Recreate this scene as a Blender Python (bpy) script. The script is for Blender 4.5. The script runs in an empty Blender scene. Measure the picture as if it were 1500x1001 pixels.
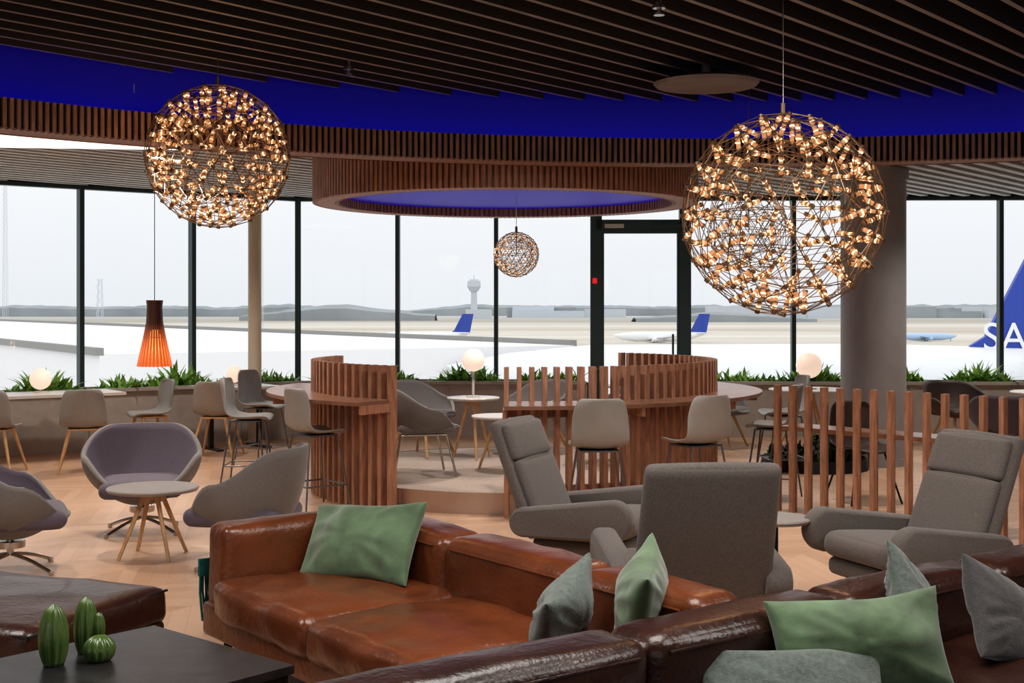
import bpy, bmesh, math, random
from mathutils import Vector, Matrix, noise, Euler
random.seed(7)
scene=bpy.context.scene
scene.view_settings.view_transform='Standard'
try: scene.view_settings.look='Medium High Contrast'
except Exception as ex: print('look',ex)
PI=math.pi
# ------------------------------------------------------------ materials
def new_mat(name):
    m=bpy.data.materials.new(name); m.use_nodes=True
    return m, m.node_tree.nodes, m.node_tree.links, m.node_tree.nodes['Principled BSDF']
def mat(name,col,rough=.5,metal=0,var=.0,vscale=8,bump=0,bscale=40,coat=0,stretch=None,col2=None,spec=.5,sheen=0,bump2=0,bscale2=9):
    m,N,L,b=new_mat(name)
    b.inputs['Base Color'].default_value=(*col,1); b.inputs['Roughness'].default_value=rough
    b.inputs['Metallic'].default_value=metal; b.inputs['Coat Weight'].default_value=coat
    b.inputs['Specular IOR Level'].default_value=spec
    b.inputs['Sheen Weight'].default_value=sheen
    tc=N.new('ShaderNodeTexCoord'); mp=N.new('ShaderNodeMapping'); L.new(tc.outputs['Object'],mp.inputs[0])
    if stretch: mp.inputs['Scale'].default_value=stretch
    if var>0 or col2:
        n=N.new('ShaderNodeTexNoise'); n.inputs['Scale'].default_value=vscale; n.inputs['Detail'].default_value=5
        L.new(mp.outputs[0],n.inputs['Vector'])
        r=N.new('ShaderNodeValToRGB'); L.new(n.outputs['Fac'],r.inputs[0])
        r.color_ramp.elements[0].position=.3; r.color_ramp.elements[1].position=.7
        c2=col2 if col2 else tuple(min(1,c*(1+var)) for c in col)
        c1=col if col2 else tuple(c*(1-var) for c in col)
        r.color_ramp.elements[0].color=(*c1,1); r.color_ramp.elements[1].color=(*c2,1)
        L.new(r.outputs[0],b.inputs['Base Color'])
    if bump>0:
        n2=N.new('ShaderNodeTexNoise'); n2.inputs['Scale'].default_value=bscale; n2.inputs['Detail'].default_value=4
        L.new(mp.outputs[0],n2.inputs['Vector'])
        bp=N.new('ShaderNodeBump'); bp.inputs['Strength'].default_value=bump; bp.inputs['Distance'].default_value=.01
        L.new(n2.outputs['Fac'],bp.inputs['Height']); L.new(bp.outputs[0],b.inputs['Normal'])
        if bump2>0:
            n3=N.new('ShaderNodeTexNoise'); n3.inputs['Scale'].default_value=bscale2; n3.inputs['Detail'].default_value=3; n3.inputs['Distortion'].default_value=1.2
            L.new(mp.outputs[0],n3.inputs['Vector'])
            b2=N.new('ShaderNodeBump'); b2.inputs['Strength'].default_value=bump2; b2.inputs['Distance'].default_value=.02
            L.new(n3.outputs['Fac'],b2.inputs['Height']); L.new(b2.outputs[0],bp.inputs['Normal'])
    return m
def emis(name,col,st,base=(0,0,0),sample=True):
    m,N,L,b=new_mat(name)
    b.inputs['Base Color'].default_value=(*base,1); b.inputs['Emission Color'].default_value=(*col,1)
    b.inputs['Emission Strength'].default_value=st
    if not sample: m.cycles.emission_sampling='NONE'
    return m
M={}
M['leather']=mat('cognac_leather',(.135,.040,.015),.30,var=.30,vscale=4,bump=.25,bscale=45,coat=.08,bump2=.18)
M['leather_d']=mat('shaded_brown_leather',(.038,.014,.009),.30,var=.35,vscale=5,bump=.25,bscale=55,coat=.1,bump2=.2)  # near sofa's lack of light put into a darker brown of the leather
M['wood']=mat('walnut_slat_wood',(.38,.19,.115),.5,var=.3,vscale=6,stretch=(6,6,1))
M['woodf']=mat('fascia_wood',(.25,.13,.085),.55,var=.3,vscale=6,stretch=(6,6,1))
M['oak']=mat('oak_legs',(.55,.33,.16),.45,var=.15,vscale=8,stretch=(8,8,1))
M['counter']=mat('counter_wood',(.24,.12,.075),.3,var=.2,vscale=5)
M['fab']=mat('grey_wool',(.130,.110,.099),.9,var=.18,vscale=120,bump=.3,bscale=300,sheen=.2)
M['tubo']=mat('taupe_fabric',(.18,.16,.148),.85,var=.1,vscale=100,bump=.15,bscale=250,sheen=.2)
M['tubi']=mat('mauve_fabric',(.115,.09,.115),.85,var=.1,vscale=100,bump=.15,bscale=250,sheen=.2)
M['shell']=mat('grey_shell',(.29,.27,.25),.5,var=.05)
M['darkshell']=mat('dark_brown_shell',(.05,.03,.025),.5,var=.1)
M['black']=mat('black_metal',(.015,.015,.017),.4,metal=.3)
M['stoolleg']=mat('grey_steel_wire',(.16,.15,.15),.35,metal=.7)
M['alu']=mat('mullion_aluminium',(.05,.08,.08),.4,metal=.3)
M['chrome']=mat('polished_steel',(.55,.52,.48),.25,metal=1)
M['steel']=mat('step_steel',(.5,.38,.31),.3,metal=.8)
M['tabletop']=mat('table_laminate',(.30,.26,.24),.4,var=.05)
M['whitetop']=mat('pale_table',(.58,.54,.50),.35,var=.03)
M['darktop']=mat('dark_slate_top',(.022,.02,.022),.3,var=.4,vscale=12,bump=.05)
M['green']=mat('green_velvet',(.085,.140,.068),.75,var=.35,vscale=9,bump=.2,bscale=30,sheen=.45)
M['greyp']=mat('grey_cushion_fabric',(.095,.115,.10),.9,var=.25,vscale=60,bump=.3,bscale=150,sheen=.3)
M['greyd']=mat('charcoal_cushion_fabric',(.05,.046,.046),.9,var=.2,vscale=60,bump=.3,bscale=150,sheen=.3)
M['teal']=mat('teal_throw',(.01,.13,.12),.9,var=.3,vscale=40)
M['carpet']=mat('platform_carpet',(.40,.32,.26),.95,var=.15,vscale=80,bump=.2,bscale=200)
M['planter']=mat('planter_wall',(.42,.37,.33),.7,var=.08)
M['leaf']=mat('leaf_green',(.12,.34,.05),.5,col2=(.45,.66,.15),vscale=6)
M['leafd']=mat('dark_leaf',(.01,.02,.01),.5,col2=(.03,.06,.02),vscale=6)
M['soil']=mat('soil',(.03,.02,.015),.9)
M['column']=mat('column_plaster',(.31,.29,.29),.55,var=.05)
M['columnb']=mat('column_beige',(.62,.52,.40),.55,var=.03)
M['cslat']=mat('ceiling_slat',(.19,.168,.165),.6,var=.15,vscale=4)
M['cslats']=mat('ceiling_slat_side_shaded',(.035,.028,.028),.7)  # same slat darkened on its sides, where less light reaches
M['cslat2']=mat('lower_ceiling_slat',(.50,.50,.48),.6,var=.1,vscale=4)
M['cdark']=mat('dark_soffit',(.006,.006,.008),.9)
M['cactus']=mat('cactus_ceramic',(.05,.10,.02),.3,col2=(.10,.15,.04),vscale=20,coat=.3)
M['white']=mat('white_paint',(.7,.7,.7),.6)
M['wallp']=mat('wall_plaster',(.45,.43,.41),.8,var=.05)
M['globe']=emis('opal_globe',(1,.74,.58),.62,(.5,.45,.42))
M['led']=emis('amber_led_tube',(1,.42,.17),.30,(.45,.25,.13),sample=False)
M['ledhot']=emis('warm_led_point',(1,.68,.40),1.8,(.3,.15,.05),sample=False)
M['brass']=mat('bronze_wire',(.22,.15,.10),.35,metal=.7)
M['blueled']=emis('blue_led_strip',(.02,.0,1),2.2)
M['cove_glow']=emis('cove_wall_blue_glow',(.006,.0,.30),.08,(.02,.02,.5))  # blue LED wash put into the wall's own colour and emission
M['bluedisc']=emis('canopy_blue_glow',(.01,.0,.4),.35,(.015,.01,.25))  # blue LED light on the disc given as the surface's own glow
M['lightpanel']=emis('ceiling_light_panel',(1,.98,.95),1.0,(.8,.8,.8))
M['sasblue']=mat('tail_blue',(.03,.07,.40),.4)
M['planew']=mat('aircraft_white',(.85,.87,.9),.4)
M['planeb']=mat('aircraft_pale_blue',(.45,.62,.85),.4)
M['orange']=mat('tail_orange',(.7,.16,.08),.5)
M['snow']=mat('snowy_roof',(.84,.84,.85),.9)
M['roofedge']=mat('roof_parapet',(.30,.30,.29),.8)
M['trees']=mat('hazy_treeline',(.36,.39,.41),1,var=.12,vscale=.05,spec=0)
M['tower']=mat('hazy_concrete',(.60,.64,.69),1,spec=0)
M['red']=emis('red_sign',(.8,.02,.02),.8)
# orange pendant
m,N,L,b=new_mat('pendant_veneer')
b.inputs['Base Color'].default_value=(.10,.035,.018,1); b.inputs['Roughness'].default_value=.5
b.inputs['Emission Color'].default_value=(1,.17,.025,1)
tc=N.new('ShaderNodeTexCoord'); sp=N.new('ShaderNodeSeparateXYZ'); mr=N.new('ShaderNodeMapRange')
L.new(tc.outputs['Object'],sp.inputs[0]); L.new(sp.outputs['Z'],mr.inputs['Value'])
mr.inputs['From Min'].default_value=-.24; mr.inputs['From Max'].default_value=-.52; mr.inputs['To Min'].default_value=0.0; mr.inputs['To Max'].default_value=.62
L.new(mr.outputs[0],b.inputs['Emission Strength']); M['pend']=m
M['pendin']=emis('pendant_inner_glow',(1,.42,.12),1.0,(.6,.3,.1))
# glass
m=bpy.data.materials.new('window_glass'); m.use_nodes=True; N=m.node_tree.nodes; L=m.node_tree.links; N.clear()
o=N.new('ShaderNodeOutputMaterial'); mx=N.new('ShaderNodeMixShader'); t=N.new('ShaderNodeBsdfTransparent'); g=N.new('ShaderNodeBsdfGlossy')
g.inputs['Roughness'].default_value=.02; mx.inputs[0].default_value=.015; t.inputs[0].default_value=(.98,.99,.99,1)
L.new(t.outputs[0],mx.inputs[1]); L.new(g.outputs[0],mx.inputs[2]); L.new(mx.outputs[0],o.inputs[0]); M['glass']=m
# floor : chevron parquet
m,N,L,b=new_mat('herringbone_oak_floor'); b.inputs['Roughness'].default_value=.36
tc=N.new('ShaderNodeTexCoord'); mp=N.new('ShaderNodeMapping'); mp.inputs['Rotation'].default_value=(0,0,.6); L.new(tc.outputs['Object'],mp.inputs[0])
sp=N.new('ShaderNodeSeparateXYZ'); L.new(mp.outputs[0],sp.inputs[0])
def mth(op,a,bb=None):
    n=N.new('ShaderNodeMath'); n.operation=op
    if isinstance(a,(int,float)): n.inputs[0].default_value=a
    else: L.new(a,n.inputs[0])
    if bb is not None:
        if isinstance(bb,(int,float)): n.inputs[1].default_value=bb
        else: L.new(bb,n.inputs[1])
    return n.outputs[0]
W=.55
pp=mth('PINGPONG',sp.outputs['X'],W); v=mth('ADD',sp.outputs['Y'],pp); vs=mth('DIVIDE',v,.14)
idx=mth('FLOOR',vs); fr=mth('FRACT',vs); col=mth('FLOOR',mth('DIVIDE',sp.outputs['X'],W)); fc=mth('FRACT',mth('DIVIDE',sp.outputs['X'],W))
cb=N.new('ShaderNodeCombineXYZ'); L.new(idx,cb.inputs[0]); L.new(col,cb.inputs[1])
wn=N.new('ShaderNodeTexWhiteNoise'); L.new(cb.outputs[0],wn.inputs['Vector'])
nz=N.new('ShaderNodeTexNoise'); nz.inputs['Scale'].default_value=14; L.new(mp.outputs[0],nz.inputs['Vector'])
f=mth('ADD',mth('MULTIPLY',wn.outputs['Value'],.65),mth('MULTIPLY',nz.outputs['Fac'],.35))
r=N.new('ShaderNodeValToRGB'); L.new(f,r.inputs[0]); r.color_ramp.elements[0].color=(.47,.275,.17,1); r.color_ramp.elements[1].color=(.64,.42,.285,1)
g1=mth('LESS_THAN',fr,.03); g2=mth('LESS_THAN',fc,.010); gg=mth('MAXIMUM',g1,g2)
mx=N.new('ShaderNodeMix'); mx.data_type='RGBA'; L.new(mth('MULTIPLY',gg,.40),mx.inputs['Factor']); L.new(r.outputs[0],mx.inputs['A']); mx.inputs['B'].default_value=(.18,.10,.06,1)
L.new(mx.outputs['Result'],b.inputs['Base Color']); M['floor']=m
# airfield
m,N,L,b=new_mat('airfield_ground'); b.inputs['Roughness'].default_value=1; b.inputs['Specular IOR Level'].default_value=0
tc=N.new('ShaderNodeTexCoord'); sp=N.new('ShaderNodeSeparateXYZ'); L.new(tc.outputs['Object'],sp.inputs[0])
nz=N.new('ShaderNodeTexNoise'); nz.inputs['Scale'].default_value=.012; nz.inputs['Detail'].default_value=4
mp=N.new('ShaderNodeMapping'); mp.inputs['Scale'].default_value=(.35,1.2,1); L.new(tc.outputs['Object'],mp.inputs[0]); L.new(mp.outputs[0],nz.inputs['Vector'])
yy=mth('ADD',sp.outputs['Y'],mth('MULTIPLY',mth('SUBTRACT',nz.outputs['Fac'],.5),220))
mr=N.new('ShaderNodeMapRange'); L.new(yy,mr.inputs['Value']); mr.inputs['From Min'].default_value=0; mr.inputs['From Max'].default_value=1000
r=N.new('ShaderNodeValToRGB'); L.new(mr.outputs[0],r.inputs[0]); e=r.color_ramp.elements
e[0].position=0; e[0].color=(.80,.80,.80,1); e[1].position=1; e[1].color=(.52,.53,.52,1)  # far grey end carries distance haze in the ground colour
for p,c in ((.17,(.78,.78,.77)),(.25,(.58,.54,.47)),(.32,(.72,.69,.64)),(.40,(.52,.47,.40)),(.5,(.68,.65,.60)),(.65,(.46,.43,.38))):
    x=e.new(p); x.color=(*c,1)
L.new(r.outputs[0],b.inputs['Base Color']); M['ground']=m

# ------------------------------------------------------------ mesh helpers
class MB:
    def __init__(s): s.v=[]; s.f=[]; s.mi=[]
    def add(s,vs,fs,mi=0):
        o=len(s.v); s.v+= [tuple(p) for p in vs]; s.f+=[tuple(i+o for i in f) for f in fs]; s.mi+=[mi]*len(fs)
    def box(s,c,size,rz=0,mi=0,mtx=None):
        sx,sy,sz=[a/2 for a in size]; R=mtx or Matrix.Rotation(rz,3,'Z'); c=Vector(c)
        vs=[c+R@Vector((x*sx,y*sy,z*sz)) for x in(-1,1) for y in(-1,1) for z in(-1,1)]
        s.add(vs,[(0,1,3,2),(4,6,7,5),(0,4,5,1),(2,3,7,6),(0,2,6,4),(1,5,7,3)],mi)
    def cyl(s,p1,p2,r1,r2=None,n=8,mi=0,cap=True):
        r2=r1 if r2 is None else r2; p1=Vector(p1);p2=Vector(p2); d=(p2-p1)
        if d.length<1e-6: return
        q=d.to_track_quat('Z','Y'); vs=[]
        for p,r in((p1,r1),(p2,r2)):
            for i in range(n):
                a=2*PI*i/n; vs.append(p+q@Vector((r*math.cos(a),r*math.sin(a),0)))
        fs=[(i,(i+1)%n,n+(i+1)%n,n+i) for i in range(n)]
        if cap: fs+= [tuple(range(n-1,-1,-1)),tuple(range(n,2*n))]
        s.add(vs,fs,mi)
    def path(s,pts,r,n=8,mi=0):
        for a,b in zip(pts,pts[1:]): s.cyl(a,b,r,r,n,mi)
    def lathe(s,prof,c=(0,0,0),n=32,mi=0):
        c=Vector(c); vs=[]; k=len(prof)
        for i in range(n):
            a=2*PI*i/n
            for r,z in prof: vs.append(c+Vector((r*math.cos(a),r*math.sin(a),z)))
        fs=[(i*k+j,((i+1)%n)*k+j,((i+1)%n)*k+j+1,i*k+j+1) for i in range(n) for j in range(k-1)]
        s.add(vs,fs,mi)
    def obj(s,name,mats,parent=None,loc=(0,0,0),rot=(0,0,0),smooth=False,merge=False):
        me=bpy.data.meshes.new(name); me.from_pydata(s.v,[],s.f); me.update()
        if not isinstance(mats,(list,tuple)): mats=[mats]
        for x in mats: me.materials.append(x)
        me.polygons.foreach_set('material_index',s.mi)
        if merge:
            bm=bmesh.new(); bm.from_mesh(me); bmesh.ops.remove_doubles(bm,verts=bm.verts,dist=1e-5); bmesh.ops.recalc_face_normals(bm,faces=bm.faces); bm.to_mesh(me); bm.free()
        if smooth:
            me.polygons.foreach_set('use_smooth',[True]*len(me.polygons))
            if smooth!='full':
                try: me.set_sharp_from_angle(angle=math.radians(40))
                except Exception: pass
        o=bpy.data.objects.new(name,me); scene.collection.objects.link(o)
        o.location=loc; o.rotation_euler=rot
        if parent: o.parent=parent
        return o
def empty(name,loc=(0,0,0),rz=0):
    e=bpy.data.objects.new(name,None); scene.collection.objects.link(e); e.location=loc; e.rotation_euler=(0,0,rz); e.empty_display_size=.1
    return e
def facing(dx,dy): return math.atan2(-dx,dy)   # local +Y -> (dx,dy)
def cushion(name,size,loc,m,parent=None,r=.05,bulge=.02,wr=.004,rot=(0,0,0),n=14,taper=None,topb=None):
    bm=bmesh.new(); h=[s/2 for s in size]; r=min(r,min(h)*.98)
    seen={}
    def vert(p):
        k=(round(p[0],5),round(p[1],5),round(p[2],5))
        if k in seen: return seen[k]
        P=Vector((p[0]*h[0],p[1]*h[1],p[2]*h[2]))
        I=Vector([max(-(h[i]-r),min(h[i]-r,P[i])) for i in range(3)])
        D=P-I
        Q=I+(D.normalized()*r if D.length>1e-9 else D)
        u=[1-p[i]*p[i] for i in range(3)]
        Q.z+=bulge*u[0]*u[1]*(1 if p[2]>0 else .2)*(p[2])
        Q.y+=bulge*.6*u[0]*u[2]*p[1]; Q.x+=bulge*.3*u[1]*u[2]*p[0]
        if taper: Q.x*=1+taper*(Q.z/h[2])
        if wr:
            s=Vector(loc)*3.1
            Q+= (D.normalized() if D.length>1e-9 else Vector((0,0,0)))*wr*2*noise.noise(Q*7+s)
        v=bm.verts.new(Q); seen[k]=v; return v
    g=[math.sin(PI/2*(-1+2*i/n)) for i in range(n+1)]
    for ax in range(3):
        a,b_=[i for i in range(3) if i!=ax]
        for sg in(-1,1):
            for i in range(n):
                for j in range(n):
                    q=[]
                    for (x,y) in((g[i],g[j]),(g[i+1],g[j]),(g[i+1],g[j+1]),(g[i],g[j+1])):
                        p=[0,0,0]; p[ax]=sg; p[a]=x; p[b_]=y; q.append(vert(p))
                    try: bm.faces.new(q)
                    except ValueError: pass
    bmesh.ops.recalc_face_normals(bm,faces=bm.faces)
    for f in bm.faces: f.smooth=True
    me=bpy.data.meshes.new(name); bm.to_mesh(me); bm.free(); me.materials.append(m)
    o=bpy.data.objects.new(name,me); scene.collection.objects.link(o); o.location=loc; o.rotation_euler=rot
    if parent: o.parent=parent
    return o
def pillow(name,w,h,t,m,frame,loc,lean=.3,yaw=0,roll=0,seed=0):
    n=40; mb=MB()
    for sg in(1,-1):
        vs=[]
        for i in range(n+1):
            for j in range(n+1):
                u=math.sin(PI/2*(-1+2*i/n)); v=math.sin(PI/2*(-1+2*j/n))
                th=t/2*(max(0,(1-u*u)*(1-v*v)))**.42
                x=u*w/2*(1-.07*(1-v*v)); z=v*h/2*(1-.10*(1-u*u))
                e=(1-u*u)*(1-v*v)
                wr=noise.noise(Vector((x*5+seed*3,z*5,sg*2)))*.03*e**.3
                fold=abs(noise.noise(Vector((math.atan2(z,x)*2.2+seed*5,(x*x+z*z)*6,sg))))
                wr-= fold*.06*min(1,e*3)*(abs(u)*abs(v)+.25)
                vs.append((x,sg*(th+ (wr if e>0 else 0)) ,z+ .014*noise.noise(Vector((x*4,seed,z*4)))))
        fs=[]
        for i in range(n):
            for j in range(n):
                a=i*(n+1)+j; q=(a,a+1,a+n+2,a+n+1); fs.append(q if sg>0 else q[::-1])
        mb.add(vs,fs)
    o=mb.obj(name,m,smooth='full',merge=True)
    F=Matrix.Translation(frame[0])@Matrix.Rotation(frame[1],4,'Z')
    o.matrix_world=F@Matrix.Translation(Vector(loc))@Matrix.Rotation(yaw,4,'Z')@Matrix.Rotation(-lean,4,'X')@Matrix.Rotation(roll,4,'Y')
    return o
def tube_ring(mb,c,R,z,r,n=64,mi=0):
    for i in range(n):
        a=2*PI*i/n;b_=2*PI*(i+1)/n
        mb.cyl((c[0]+R*math.cos(a),c[1]+R*math.sin(a),z),(c[0]+R*math.cos(b_),c[1]+R*math.sin(b_),z),r,r,6,mi,False)

# ------------------------------------------------------------ camera
cam=bpy.data.cameras.new('camera'); co=bpy.data.objects.new('camera',cam); scene.collection.objects.link(co)
co.location=(0,0,1.65); co.rotation_euler=(PI/2,0,0); cam.sensor_width=36; cam.lens=36*1896/1500; cam.shift_y=-50/1500
cam.clip_end=5000; scene.camera=co
# ------------------------------------------------------------ world
w=bpy.data.worlds.new('overcast'); scene.world=w; w.use_nodes=True; N=w.node_tree.nodes; L=w.node_tree.links
bg=N['Background']; tc=N.new('ShaderNodeTexCoord'); sp=N.new('ShaderNodeSeparateXYZ'); L.new(tc.outputs['Generated'],sp.inputs[0])
r=N.new('ShaderNodeValToRGB'); L.new(sp.outputs['Z'],r.inputs[0])
r.color_ramp.elements[0].position=.0; r.color_ramp.elements[0].color=(.65,.67,.70,1); r.color_ramp.elements[1].position=.5; r.color_ramp.elements[1].color=(1.0,1.0,1.0,1)
x=r.color_ramp.elements.new(.12); x.color=(.75,.755,.77,1)
L.new(r.outputs[0],bg.inputs[0]); bg.inputs[1].default_value=1.12

# ------------------------------------------------------------ room shell
mb=MB(); mb.add([(-9,-5,0),(9,-5,0),(9,16.9,0),(-2.8,17.2,0),(-9,12.5,0),(-9,-5,-.3),(9,-5,-.3),(9,16.9,-.3),(-2.8,17.2,-.3),(-9,12.5,-.3)],
 [(0,1,2,3,4),(9,8,7,6,5),(0,5,6,1),(1,6,7,2),(2,7,8,3),(3,8,9,4),(4,9,5,0)]); mb.obj('floor',M['floor'])
mb=MB(); mb.box((0,6.2,3.75),(18.6,23,.2)); mb.obj('ceiling',M['cdark'])
mb=MB(); mb.box((-9.1,3.7,1.8),(.2,17.6,3.7)); mb.obj('wall_left',M['wallp'])
mb=MB(); mb.box((9.1,6,1.8),(.2,22,3.7)); mb.obj('wall_right',M['wallp'])
CZ=3.1
W1a=Vector((-9,12.49)); Wc=Vector((-2.8,17.2)); W2b=Vector((9,16.9))
mull=[(-8.0,13.25),(-6.3,14.54),(-5.14,15.42),(-4.02,16.27),(-2.84,17.17),(-1.515,17.17),(-.21,17.13),(1.11,17.1),(2.28,17.07),(3.7,17.03),(5.1,17.0),(6.4,16.97),(7.7,16.94),(9,16.9)]
for i,(a,b_) in enumerate(zip(mull,mull[1:])):
    a=Vector(a);b_=Vector(b_); d=b_-a; ang=math.atan2(d.y,d.x); c=(a+b_)/2
    if i==7:
        e=empty('door_1',(c.x,c.y,0),ang); mb=MB(); hw=d.length/2
        for sx in(-1,1): mb.box((sx*hw,0,1.55),(.15,.14,3.1))
        mb.box((0,0,2.74),(2*hw,.14,.13)); mb.box((0,0,.1),(2*hw,.12,.2))
        for sx in(-1,1): mb.box((sx*(hw-.09),0,1.4),(.03,.07,2.6))
        mb.box((0,0,2.65),(2*hw,.08,.05)); mb.box((-.35,-.1,2.72),(.25,.06,.05),mi=1); mb.box((.35,-.1,2.72),(.4,.06,.04)); mb.cyl((.42,-.09,.9),(.42,-.09,1.3),.015)
        mb.obj('frame',[M['alu'],M['white']],e)
        mb=MB(); mb.box((-hw-.02,-.09,2.0),(.06,.03,.07)); mb.obj('sign',M['red'],e)
    else:
        e=empty('window_%d'%(i+1),(c.x,c.y,0),ang); mb=MB(); hw=d.length/2
        mb.box((-hw,0,1.55),(.055,.12,3.1)); mb.box((hw,0,1.55),(.035,.10,3.1))
        mb.box((0,0,3.08),(2*hw,.1,.05)); mb.box((0,0,.62),(2*hw,.1,.08)); mb.box((0,0,.3),(2*hw,.08,.6)); mb.obj('frame',M['alu'],e)
    mb=MB(); mb.add([(-hw,0,.6),(hw,0,.6),(hw,0,3.06),(-hw,0,3.06)],[(0,1,2,3)]); mb.obj('pane',M['glass'],e)
mb=MB()
for a,b_ in((W1a,Wc),(Wc,W2b)):
    d=b_-a; c=(a+b_)/2; mb.box((c.x,c.y,3.4),(d.length,.2,.6),math.atan2(d.y,d.x))
mb.obj('wall_header',M['cdark'])
e=empty('window_20',(0,-5,0)); mb=MB()  # unseen frame around a back left open for added fill daylight
for i in range(13): mb.box((-9+1.5*i,0,1.8),(.08,.15,3.6))
mb.box((0,0,3.5),(18,.15,.3)); mb.obj('frame',M['alu'],e)
# recess: circle
RC=Vector((1.5,3.4)); RR=6.45
mb=MB(); n=int(2*PI*RR/.045)
for i in range(n):
    a=2*PI*i/n; mb.box((RC.x+RR*math.cos(a),RC.y+RR*math.sin(a),2.84),(.04,.024,.19),a)
mb.lathe([(RR+.02,2.745),(RR+.02,2.935)],(RC.x,RC.y,0),160,1)
mb.lathe([(RR-.02,2.75),(RR+.3,2.75)],(RC.x,RC.y,0),160,0)
mb.lathe([(RR+.3,2.745),(RR+.3,3.2)],(RC.x,RC.y,0),160,0)
mb.obj('trim_1',[M['woodf'],M['cdark']])
mb=MB(); mb.lathe([(RR+.26,2.76),(RR+.26,3.66)],(RC.x,RC.y,0),160); mb.obj('wall_cove',M['cove_glow'],smooth='full')
mb=MB(); mb.lathe([(RR+.10,2.86),(RR+.17,2.86)],(RC.x,RC.y,0),120); mb.obj('cove_led_strip',M['blueled'])
mb=MB(); dr=Vector((.633,.774)).normalized(); nr=Vector((-dr.y,dr.x)); sp_=.21
k=int(2*RR/sp_)
for i in range(-k//2,k//2+1):
    o_=i*sp_
    if abs(o_)>=RR+.05: continue
    hl=math.sqrt((RR+.08)**2-o_**2); c=RC+nr*o_; mb.box((c.x,c.y,3.33),(2*hl,.036,.20),math.atan2(dr.y,dr.x))
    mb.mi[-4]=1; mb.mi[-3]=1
mb.obj('ceiling_slats_upper',[M['cslat'],M['cslats']])
# lower ceiling slats
mb=MB(); nr=Vector((-dr.y,dr.x)); ang=math.atan2(dr.y,dr.x); R2=RR+.3
for i in range(-90,110):
    o_=i*.21; base=nr*o_
    def inside(t):
        p=base+dr*t
        yl=17.2-.0254*(p.x+2.8) if p.x>-2.8 else 17.2+.76*(p.x+2.8)
        return abs(p.x)<8.98 and -5<p.y<yl-.1
    m_=(RC-base).dot(dr); dist=abs((RC-base).dot(nr)); cut=None
    if dist<R2: hh=math.sqrt(R2*R2-dist*dist); cut=(m_-hh,m_+hh)
    segs=[];cur=None;t=-26
    while t<=30:
        ok=inside(t) and not(cut and cut[0]<t<cut[1])
        if ok and cur is None: cur=t
        if not ok and cur is not None: segs.append((cur,t-.05)); cur=None
        t+=.05
    if cur is not None: segs.append((cur,t))
    for a,b_ in segs:
        if b_-a>.1:
            c=base+dr*((a+b_)/2); mb.box((c.x,c.y,3.13),(b_-a,.095,.06),ang)
mb.obj('ceiling_slats_lower',M['cslat2'])
mb=MB(); mb.box((-4.6,11.2,3.09),(3.4,.75,.02),.12); mb.obj('ceiling_light_panel',M['lightpanel'])
# suspended ring over the booth
BC=Vector((.02,12.0)); BR=1.77
e=empty('ceiling_ring_canopy',(BC.x-.08,BC.y,0)); mb=MB(); n=int(2*PI*1.75/.05)
for i in range(n):
    a=2*PI*i/n
    mb.box((1.75*math.cos(a),1.75*math.sin(a),2.81),(.04,.03,.42),a)
n=int(2*PI*1.5/.05)
for i in range(n):
    a=2*PI*i/n; mb.box((1.55*math.cos(a),1.55*math.sin(a),2.81),(.03,.03,.42),a)
mb.lathe([(1.57,3.02),(1.57,2.6),(1.73,2.6),(1.73,3.02)],(0,0,0),96)
mb.obj('slats',M['wood'],e)
mb=MB(); mb.lathe([(.001,2.68),(1.54,2.68)],(0,0,0),64); mb.obj('blue_glow_disc',M['bluedisc'],e)
mb=MB()
for a in range(6):
    mb.cyl((1.65*math.cos(a),1.65*math.sin(a),3.0),(1.65*math.cos(a),1.65*math.sin(a),3.66),.01)
mb.obj('rods',M['black'],e)
# ceiling disc + sprinklers
e=empty('ceiling_speaker_disc',(1.29,8.6,3.14)); mb=MB(); mb.lathe([(.001,.02),(.3,.02),(.35,0),(.33,-.02),(.001,-.02)],n=48); mb.cyl((0,0,0),(0,0,.2),.03); mb.obj('disc',M['cslat'],e,smooth=True)
for x,y in((-1.05,8.3),(.75,6.6)):
    mb=MB(); mb.cyl((0,0,.12),(0,0,-.03),.014); mb.cyl((0,0,-.03),(0,0,-.04),.03); mb.cyl((0,0,-.005),(0,0,.01),.035); mb.obj('ceiling_sprinkler',M['chrome'],loc=(x,y,3.18))
# columns
mb=MB(); mb.cyl((0,0,0),(0,0,3.6),.335,n=48); mb.cyl((0,0,2.98),(0,0,3.1),.36,n=48); mb.cyl((0,0,0),(0,0,.08),.35,n=48); mb.obj('column_round',M['column'],loc=(3.81,13.65,0),smooth=True)
mb=MB(); mb.cyl((0,0,0),(0,0,3.6),.08,n=24); mb.cyl((0,0,0),(0,0,.03),.12,n=24); mb.obj('column_slim',M['columnb'],loc=(-3.12,15.7,0),smooth=True)
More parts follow.
